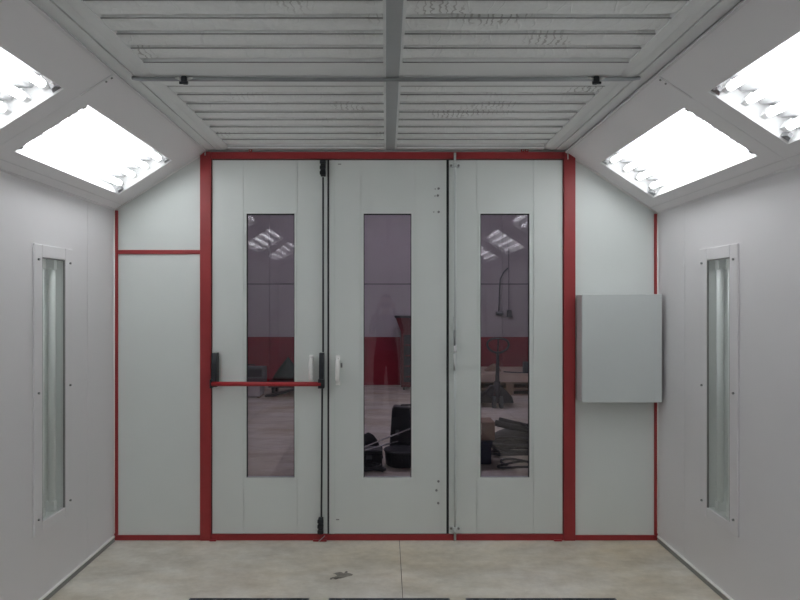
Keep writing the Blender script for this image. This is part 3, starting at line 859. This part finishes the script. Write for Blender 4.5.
# pallet jack -------------------------------------------------------------------------------
rj = 236.0 / (408 - VY)
yj = Y(rj); xj = X(497.5, rj)
pj = thing('pallet_jack', (xj, yj, 0), 'black hand pallet jack with loop handle beyond the right door window', 'pallet jack')
m = MB(); m.prism([(xj - 0.27, yj, 0.07), (xj + 0.27, yj, 0.07), (xj + 0.25, yj, 0.16), (xj + 0.09, yj, 0.34), (xj - 0.09, yj, 0.34), (xj - 0.25, yj, 0.16)], (0, 0.06, 0), (0, 0.20, 0))
m.build('chassis', M['dkmetal'], pj, bevel=0.01)
for s in (-1, 1):
    fk = MB(); fk.prism([(xj + s * 0.19, yj + 0.18, 0.06), (xj + s * 0.19, yj + 0.18, 0.12), (xj + s * 0.19, yj + 1.25, 0.12), (xj + s * 0.19, yj + 1.33, 0.08), (xj + s * 0.19, yj + 1.25, 0.06)], (-0.08, 0, 0), (0.08, 0, 0))
    fo = fk.build('fork', M['dkmetal'], pj, bevel=0.006)
    MB().tube([(xj + s * 0.19 - 0.05, yj + 1.15, 0.045), (xj + s * 0.19 + 0.05, yj + 1.15, 0.045)], 0.045, 14).build('load_roller', M['greybox'], fo)
    MB().tube([(xj + s * 0.055 - 0.025, yj + 0.0, 0.095), (xj + s * 0.055 + 0.025, yj + 0.0, 0.095)], 0.095, 18).build('steer_wheel', M['greybox'], pj)
MB().tube([(xj, yj + 0.03, 0.10), (xj, yj + 0.03, 0.42)], [0.055, 0.050], 14).build('pump', M['dkmetal'], pj)
zh = Z(337.5, rj)
tl = MB().tube([(xj, yj + 0.03, 0.36), (xj, yj + 0.0, 0.62), (xj, yj - 0.03, zh - 0.22)], [0.036, 0.028, 0.022], 12).build('tiller', M['dkmetal'], pj)
lp = []
for k in range(24):
    a = 2 * PI * k / 24
    xx = math.cos(a); zz = math.sin(a)
    wd = 0.17 * (1.0 if zz > 0 else 1.0 + 0.35 * zz)
    lp.append((xj + wd * xx, yj - 0.04, zh - 0.12 + (0.11 if zz > 0 else 0.12) * (abs(zz) ** 0.7) * (1 if zz > 0 else -1)))
MB().tube(lp, 0.016, 8, closed=True).build('handle_loop', M['dkmetal'], tl)
MB().tube([(xj, yj - 0.035, zh - 0.22), (xj + 0.005, yj - 0.045, zh - 0.03)], 0.012, 8).build('release_lever', M['dkmetal'], tl)

# pallets with sheet ------------------------------------------------------------------------
px0, px1, py0, py1 = 1.50, 2.95, 7.06, 8.36
def pallet(z, label):
    t = thing('wooden_pallet', ((px0 + px1) / 2, (py0 + py1) / 2, z), label, 'pallet', 'stacked wooden pallets')
    src = None
    for k in range(7):
        yy = py0 + 0.05 + (py1 - py0 - 0.10) * k / 6
        if src is None: src = MB().box(px0, px1, yy - 0.05, yy + 0.05, z + 0.103, z + 0.122).build('deck_board', M['wood'], t); y00 = yy
        else: share(src, t, (0, yy - y00, 0))
    src = None
    for i in range(3):
        for j in range(3):
            xx = px0 + 0.07 + (px1 - px0 - 0.14) * i / 2; yy = py0 + 0.05 + (py1 - py0 - 0.10) * j / 2
            if src is None: src = MB().box(xx - 0.07, xx + 0.07, yy - 0.05, yy + 0.05, z + 0.018, z + 0.103).build('block', M['wood'], t); o0 = (xx, yy)
            else: share(src, t, (xx - o0[0], yy - o0[1], 0))
    src = None
    for i in range(3):
        yy = py0 + 0.05 + (py1 - py0 - 0.10) * i / 2
        if src is None: src = MB().box(px0, px1, yy - 0.05, yy + 0.05, z, z + 0.018).build('base_board', M['wood'], t); y00 = yy
        else: share(src, t, (0, yy - y00, 0))
for k, lb in enumerate(('lower wooden pallet of the stack behind the pallet jack', 'upper wooden pallet of the stack behind the pallet jack')):
    pallet(0.122 * k, lb)
m = MB().box(px0 - 0.04, px1, py0 - 0.03, py1 + 0.06, 0.2445, 0.385)
tag(m.build('board_stack', M['ply'], bevel=0.003, origin=((px0 + px1) / 2, 7.6, 0.2445)), 'pale tan board stack lying on the wooden pallets', 'boards')
tb = thing('tool_case', (2.62, 7.3, 0.3855), 'small dark grey case standing on the tan board stack', 'case')
MB().box(2.53, 2.86, 7.22, 7.42, 0.3855, 0.58).build('body', M['greybox'], tb, bevel=0.012)
MB().tube([(2.62, 7.32, 0.575), (2.63, 7.32, 0.615), (2.76, 7.32, 0.615), (2.77, 7.32, 0.575)], 0.012, 8).build('handle', M['black'], tb)
m = MB(); xx = X(494, 2.67)
m.prism([(xx - 0.16, 7.5, 0.3855), (xx + 0.14, 7.5, 0.3855), (xx + 0.10, 7.5, 0.46), (xx + 0.03, 7.5, 0.52), (xx - 0.04, 7.5, 0.48)], (0, 0, 0), (0, 0.25, 0))
tag(m.build('carton_scrap', M['carton'], bevel=0.01, origin=(xx, 7.6, 0.3855)), 'crumpled brown carton scrap on the tan board stack behind the jack handle', 'carton')
hs = MB().tube([(xx + 0.15, 7.35, 0.397), (xx + 0.3, 7.25, 0.397), (xx + 0.5, 7.2, 0.397), (xx + 0.72, 7.18, 0.397)], 0.011, 8)
tag(hs.build('dark_cable', M['hose'], origin=(xx + 0.4, 7.25, 0.3855)), 'dark cable lying along the tan board stack', 'cable')

# lower right: crate, carton, hoses, tarp ----------------------------------------------------
cr = thing('plastic_crate', (0.92, 2.25, 0), 'dark blue crate on the workshop floor under a brown carton', 'crate')
MB().box(0.74, 1.085, 2.10, 2.45, 0.0, 0.225).build('body', M['navy'], cr, bevel=0.012)
MB().box(0.73, 1.095, 2.09, 2.46, 0.205, 0.24).build('rim', M['navy'], cr, bevel=0.006)
MB().box(0.86, 0.97, 2.082, 2.10, 0.14, 0.17).build('grip', M['black'], cr, bevel=0.004)
ct = thing('carton', (0.95, 2.28, 0.2405), 'brown carton standing on the dark blue crate', 'carton')
MB().box(0.76, 1.125, 2.14, 2.42, 0.2405, 0.42).build('body', M['carton'], ct, bevel=0.004)
MB().box(0.76, 1.125, 2.135, 2.275, 0.4205, 0.427).build('flap', M['carton'], ct)
MB().box(0.76, 1.125, 2.285, 2.425, 0.4205, 0.427).build('flap', M['carton'], ct)
MB().box(0.90, 0.99, 2.137, 2.14, 0.30, 0.42).build('tape', M['ply'], ct)
def coil(cx, cy, rad, turns, label, z0=0.018, tr=0.016):
    pts = []
    n = int(turns * 26)
    for k in range(n + 1):
        a = 2 * PI * k / 26
        r2 = rad * (1 + 0.10 * math.sin(a * 0.37 + cx)) + 0.02 * math.sin(a * 2.3)
        pts.append((cx + r2 * 1.25 * math.cos(a), cy + r2 * math.sin(a), z0 + 0.030 * k / 26 + 0.012 * math.sin(a * 1.7)))
    pts[0] = (pts[0][0], pts[0][1], z0)
    o = MB().tube(pts, tr, 8).build('air_hose', M['hose'], origin=(cx, cy, 0))
    return tag(o, label, 'hose')
coil(1.42, 2.52, 0.20, 4.5, 'dark coiled hose on the floor beside the blue crate')
coil(1.34, 1.95, 0.15, 1.6, 'loose loop of dark hose on the floor nearest the right window', 0.014, 0.012)
def heap(name, c, rx, ry, h, material, label, cat, seed=1, peak=0.0, flat=1.0):
    rnd = random.Random(seed)
    nu, nv = 28, 9
    ph_ = [rnd.uniform(0, 6.28) for _ in range(6)]
    vs = []
    for j in range(nv):
        t = j / (nv - 1)
        for i in range(nu):
            a = 2 * PI * i / nu
            wob = 1 + 0.10 * math.sin(3 * a + ph_[0]) + 0.07 * math.sin(5 * a + ph_[1]) + 0.05 * math.sin(9 * a + ph_[2]) * t
            rr_ = (1 - t) ** flat
            z = h * (t ** 0.85) * (1 + 0.12 * math.sin(2 * a + ph_[3]) * (1 - t)) if j else 0.0
            vs.append((c[0] + peak * t + rx * wob * rr_, 0, z) if False else (c[0] + peak * t + rx * wob * rr_ * math.cos(a), c[1] + ry * wob * rr_ * math.sin(a), c[2] + z))
    fs = []
    for j in range(nv - 1):
        for i in range(nu):
            fs.append((j * nu + i, j * nu + (i + 1) % nu, (j + 1) * nu + (i + 1) % nu, (j + 1) * nu + i))
    fs.append(tuple(range(nu))[::-1])
    o = MB().add(vs, fs, True).build(name, material, origin=c)
    return tag(o, label, cat)
heap('tarpaulin', (1.58, 3.02, 0), 0.50, 0.20, 0.20, M['tarp'], 'crumpled dark tarpaulin heap behind the coiled hose', 'tarpaulin', 3, -0.10, 0.6)
for k, (dx, dz, lb) in enumerate(((0.0, 0.0, 'dark flexible duct lying on the tarpaulin, nearer one'), (0.06, 0.015, 'dark flexible duct lying on the tarpaulin, farther one'))):
    yy = 2.80 + 0.085 * k
    o = MB().tube([(1.24 + dx, yy, 0.30 + dz), (1.36 + dx, yy, 0.27 + dz), (1.52 + dx, yy, 0.235 + dz), (1.72 + dx, yy, 0.20), (1.92 + dx, yy, 0.12), (2.05 + dx, yy, 0.04)], 0.036, 10).build('flexible_duct', M['tarp'], origin=(1.6, yy, 0)); tag(o, lb, 'duct', 'ducts on the tarpaulin')

# middle window: case, bag, drum, tubes, cabinet -------------------------------------------------
bc = thing('black_case', (0.22, 2.45, 0), 'upright black case among the pile beyond the middle door window', 'case')
m = MB(); m.prism([(0.03, 2.36, 0.0), (0.40, 2.36, 0.0), (0.40, 2.42, 0.50), (0.37, 2.425, 0.53), (0.09, 2.425, 0.545), (0.065, 2.42, 0.50)], (0, 0, 0), (0, 0.16, 0))
m.build('shell', M['black'], bc, bevel=0.015)
MB().tube([(0.16, 2.50, 0.53), (0.17, 2.50, 0.552), (0.28, 2.50, 0.552), (0.29, 2.50, 0.53)], 0.009, 8).build('handle', M['dkmetal'], bc)
for xx in (0.12, 0.33):
    MB().box(xx - 0.02, xx + 0.02, 2.372, 2.40, 0.24, 0.30).build('latch', M['greybox'], bc)
heap('tool_bag', (-0.21, 2.42, 0), 0.165, 0.11, 0.27, M['tarp'], 'slumped black tool bag on the floor, left of the black case', 'bag', 11, 0.02, 0.55)
dr = thing('black_drum', (0.17, 2.10, 0), 'low round black drum in front of the black case', 'drum')
MB().tube([(0.17, 2.10, 0.0), (0.17, 2.10, 0.015), (0.17, 2.10, 0.15), (0.17, 2.10, 0.165)], [0.155, 0.17, 0.185, 0.18], 28).build('body', M['black'], dr)
MB().tube([(0.17 + 0.187 * math.cos(2 * PI * k / 28), 2.10 + 0.187 * math.sin(2 * PI * k / 28), 0.155) for k in range(28)], 0.010, 8, closed=True).build('rim', M['dkmetal'], dr)
for k, (a, b, lb) in enumerate((((-0.22, 1.90, 0.225), (0.30, 2.20, 0.37), 'upper thin silver tube leaning across the pile'), ((-0.21, 1.88, 0.20), (0.12, 2.12, 0.235), 'lower thin silver tube leaning across the pile'))):
    o = MB().tube([a, b], 0.008, 8).build('silver_tube', M['silver'], origin=a); tag(o, lb, 'tube', 'silver tubes on the pile')
sb = thing('tool_chest', (-0.13, 2.02, 0), 'low dark tool chest in front of the slumped black bag', 'tool chest')
MB().box(-0.29, -0.04, 1.92, 2.12, 0.0, 0.13).build('body', M['dkmetal'], sb, bevel=0.01)
MB().box(-0.295, -0.035, 1.915, 2.125, 0.132, 0.19).build('lid', M['black'], sb, bevel=0.015)
MB().box(-0.20, -0.14, 1.91, 1.92, 0.10, 0.14).build('latch', M['greybox'], sb)
coil(-0.13, 1.79, 0.075, 2.5, 'tangle of black cable on the floor nearest the middle window', 0.014, 0.011)

rc = 2.72; yc = Y(rc)
cab = thing('red_cabinet', (0.62, yc, 0), 'red workshop cabinet with dark panel and flared top beyond the middle window', 'cabinet')
xl = X(401, rc); xh = xl + 0.75
MB().box(xl, xh, yc, yc + 0.5, 0.06, 1.12).build('body', M['cabred'], cab, bevel=0.01)
m = MB(); m.prism([(xl, yc, 1.12), (xh, yc, 1.12), (xh + 0.1, yc, 1.40), (xl - 0.11, yc, 1.40)], (0, -0.02, 0), (0, 0.5, 0))
m.build('hopper_top', M['cabred'], cab, bevel=0.006)
MB().box(xl - 0.12, xh + 0.11, yc - 0.04, yc + 0.52, 1.38, 1.42).build('top_rim', M['dkmetal'], cab, bevel=0.006)
MB().box(xl + 0.05, xh - 0.05, yc - 0.012, yc, 0.16, 1.06).build('front_panel', M['dkmetal'], cab, bevel=0.004)
for k in range(4):
    MB().box(xl + 0.08, xh - 0.08, yc - 0.02, yc - 0.010, 0.25 + 0.2 * k, 0.28 + 0.2 * k).build('louvre', M['cabred'], cab)
for xx in (xl + 0.06, xh - 0.06):
    for yy in (yc + 0.06, yc + 0.44):
        MB().tube([(xx - 0.015, yy, 0.032), (xx + 0.015, yy, 0.032)], 0.032, 12).build('castor', M['black'], cab)

# left window: low plinth with grey case, green canvas heap on dark trolley -----------------------
rl = 236.0 / (398 - VY); yl = Y(rl)
pb = thing('white_plinth', (-2.42, yl + 0.15, 0), 'low whitish block under the grey case beyond the left window', 'plinth')
MB().box(-2.75, X(260, rl), yl, yl + 0.4, 0.03, 0.20).build('block', M['shopwall'], pb, bevel=0.008)
for xx in (-2.70, X(260, rl) - 0.05):
    MB().box(xx, xx + 0.04, yl + 0.03, yl + 0.37, 0.0, 0.03).build('runner', M['wood'], pb)
gc = thing('grey_machine_case', (-2.42, yl + 0.2, 0.2), 'dark grey machine case on the whitish block, far left window', 'case')
MB().box(-2.74, X(263, rl), yl + 0.02, yl + 0.38, 0.2005, 0.53).build('body', M['greybox'], gc, bevel=0.015)
MB().box(-2.70, X(261.5, rl), yl + 0.012, yl + 0.02, 0.37, 0.50).build('front_plate', M['dkmetal'], gc)
MB().tube([(-2.55, yl + 0.2, 0.525), (-2.54, yl + 0.2, 0.565), (-2.34, yl + 0.2, 0.565), (-2.33, yl + 0.2, 0.525)], 0.010, 8).build('handle', M['black'], gc)
tr = thing('platform_trolley', (-1.85, yl + 0.5, 0), 'dark low platform trolley under the green canvas heap', 'trolley')
MB().box(-2.12, -1.45, yl + 0.32, yl + 0.88, 0.14, 0.26).build('deck', M['dkmetal'], tr, bevel=0.01)
for xx in (-2.04, -1.53):
    for yy in (yl + 0.40, yl + 0.80):
        MB().tube([(xx - 0.02, yy, 0.07), (xx + 0.02, yy, 0.07)], 0.07, 14).build('wheel', M['black'], tr)
        MB().box(xx - 0.03, xx + 0.03, yy - 0.03, yy + 0.03, 0.10, 0.14).build('wheel_fork', M['greybox'], tr)
heap('canvas_heap', (-1.80, yl + 0.60, 0.2605), 0.26, 0.22, 0.42, M['green'], 'pointed dark green canvas heap on the platform trolley', 'canvas', 5, 0.0, 1.0)
m = MB(); m.prism([(-2.14, yl + 0.10, 0.012), (-1.98, yl + 0.10, 0.012), (-1.46, yl + 0.10, 0.165), (-1.46, yl + 0.10, 0.19), (-1.98, yl + 0.10, 0.06), (-2.14, yl + 0.10, 0.03)], (0, 0, 0), (0, 0.18, 0))
m.box(-1.50, -1.46, yl + 0.14, yl + 0.24, 0.0, 0.168); m.box(-2.13, -2.10, yl + 0.14, yl + 0.24, 0.0, 0.014)
tag(m.build('loading_ramp', M['dkmetal'], origin=(-1.8, yl + 0.15, 0)), 'dark loading ramp on the floor in front of the trolley', 'ramp')

# ------------------------------------------------------------------ the photographer, mirrored in the middle window
def skin_body(name, joints, edges, material, parent, root=0, sub=2):
    """joints: (x, y, z, rx, ry)"""
    me = bpy.data.meshes.new(name)
    o0 = wloc(parent)
    me.from_pydata([tuple(Vector(j[:3]) - o0) for j in joints], edges, [])
    me.materials.append(material)
    ob = bpy.data.objects.new(name, me); C.objects.link(ob); ob.parent = parent
    md = ob.modifiers.new('skin', 'SKIN'); md.use_smooth_shade = True
    sv = me.skin_vertices[0].data if me.skin_vertices else None
    if sv is None:
        bm = bmesh.new(); bm.from_mesh(me); bm.verts.layers.skin.verify(); bm.to_mesh(me); bm.free()
        sv = me.skin_vertices[0].data
    for k, j in enumerate(joints):
        sv[k].radius = (j[3], j[4]); sv[k].use_root = (k == root)
    ss = ob.modifiers.new('sub', 'SUBSURF'); ss.levels = sub; ss.render_levels = sub
    return ob
py_ = -D - 0.50
pr = thing('person', (0, py_, 0), 'person in dark clothes holding up a phone, mirrored in the middle window', 'person')
J = [(0, py_, 0.98, .15, .11), (0, py_, 1.12, .145, .10), (0, py_, 1.28, .165, .11), (0, py_ + .01, 1.42, .155, .095), (0, py_ + .01, 1.48, .06, .06), (0, py_ + .015, 1.52, .052, .055)]
E = [(0, 1), (1, 2), (2, 3), (3, 4), (4, 5)]
for s in (-1, 1):
    b = len(J)
    J += [(s * .17, py_ + .0, 1.44, .062, .062), (s * .205, py_ + .06, 1.30, .05, .05), (s * .215, py_ + .16, 1.22, .044, .044), (s * .155, py_ + .30, 1.42, .036, .036), (s * .101, py_ + .425, 1.608, .026, .020)]
    E += [(3, b), (b, b + 1), (b + 1, b + 2), (b + 2, b + 3), (b + 3, b + 4)]
    b = len(J)
    J += [(s * .095, py_, 0.90, .098, .098), (s * .105, py_ + .02, 0.52, .068, .072), (s * .11, py_ - .01, 0.30, .056, .062), (s * .11, py_ - .01, 0.10, .042, .045)]
    E += [(0, b), (b, b + 1), (b + 1, b + 2), (b + 2, b + 3)]
body = skin_body('body', J, E, M['shirt'], pr)
# trousers over the legs
J = [(0, py_, 1.04, .152, .112), (0, py_, 0.94, .150, .115)]; E = [(0, 1)]
for s in (-1, 1):
    b = len(J)
    J += [(s * .095, py_, 0.80, .100, .104), (s * .107, py_ + .02, 0.50, .082, .086), (s * .112, py_ - .01, 0.28, .074, .078), (s * .112, py_ - .01, 0.07, .070, .076)]
    E += [(1, b), (b, b + 1), (b + 1, b + 2), (b + 2, b + 3)]
skin_body('trousers', J, E, M['trousers'], pr)
for s in (-1, 1):
    m = MB(); m.ball((s * .115, py_ + .06, .045), .048, .135, .045)
    sh = m.build('shoe', M['shoe'], pr)
    MB().box(s * .115 - .044, s * .115 + .044, py_ - .06, py_ + .175, 0.0, .018).build('sole', M['black'], sh, bevel=0.012)
hc = (0, py_ + .035, 1.672)
m = MB(); nu, nv = 20, 14
m.ball(hc, .076, .096, .118, nu, nv)
vs = []
for (x, y, z) in m.v:
    dz = (z - hc[2]) / .118
    k = 1 - 0.22 * max(0, -dz) ** 1.5
    yy = hc[1] + (y - hc[1]) * (1 - 0.06 * max(0, -dz))
    vs.append((x * k, yy, z))
m.v = vs
hd = m.build('head', M['skin'], pr)
MB().tube([(0, py_ + .012, 1.50), (0, py_ + .02, 1.60)], [.062, .056], 14).build('neck', M['skin'], hd)
fy = hc[1] + .092
m = MB(); m.add([(-.016, fy - .004, 1.648), (.016, fy - .004, 1.648), (0, fy + .022, 1.652), (-.008, fy - .006, 1.70), (.008, fy - .006, 1.70)], [(0, 1, 2), (0, 2, 3), (1, 4, 2), (2, 4, 3), (0, 3, 4, 1)], True)
m.build('nose', M['skin'], hd)
for s in (-1, 1):
    e = MB().ball((s * .030, fy - .014, 1.686), .013, .010, .008, 10, 6).build('eye', M['eyew'], hd)
    MB().ball((s * .075, hc[1] - .005, 1.675), .010, .020, .032, 8, 6).build('ear', M['skin'], hd)
MB().ball((0, fy - .016, 1.618), .024, .010, .006, 10, 6).build('mouth', M['cabred'], hd)
m = MB(); m.ball((0, hc[1] - .012, 1.692), .084, .100, .112, 20, 12)
keep = []
for f in m.f:
    c = sum((Vector(m.v[i]) for i in f), Vector()) / len(f)
    if c.z > 1.735 or (c.y < hc[1] - .02 and c.z > 1.62): keep.append(f)
m.f = keep; m.s = [True] * len(keep)
hr = m.build('hair', M['hair'], hd)
so = hr.modifiers.new('solid', 'SOLIDIFY'); so.thickness = 0.014
for s in (-1, 1):
    hx, hy, hz = s * .102, py_ + .405, 1.575
    J = [(hx, hy, hz, .026, .018), (hx - s * .004, hy + .03, hz + .045, .032, .016), (hx - s * .008, hy + .035, hz + .075, .030, .014)]
    E = [(0, 1), (1, 2)]
    for q in range(4):
        b = len(J); ox = -.022 + .015 * q; ln = (.060, .070, .066, .052)[q if s > 0 else 3 - q]
        bz = hz + .070 - 0.004 * abs(q - 1.5)
        fx = hx - s * .008 + ox
        J += [(fx, hy + .045, bz + .012, .0085, .0085), (fx - s * ln * .25, hy + .062, bz + .014 + ln * .22, .0080, .0080), (fx - s * ln * .62, hy + .066, bz + .006 + ln * .24, .0070, .0070)]
        E += [(2, b), (b, b + 1), (b + 1, b + 2)]
    b = len(J)
    J += [(hx - s * .030, hy + .020, hz + .035, .011, .011), (hx - s * .046, hy + .030, hz + .058, .0095, .0095)]
    E += [(0, b), (b, b + 1)]
    skin_body('hand', J, E, M['skin'], pr, 0, 1)
pn = thing('phone', (0, -D - 0.035, 1.60), 'dark phone held up by the person mirrored in the middle window', 'phone')
MB().box(-.066, .066, -D - 0.040, -D - 0.031, H - .055, H + .020).build('body', M['black'], pn, bevel=0.004)
MB().box(-.060, .060, -D - 0.0405, -D - 0.040, H - .050, H + .015).build('screen', M['dkmetal'], pn)
MB().tube([(0.0, -D - 0.031, H), (0.0, -D - 0.029, H)], 0.006, 12).build('lens', M['greybox'], pn)
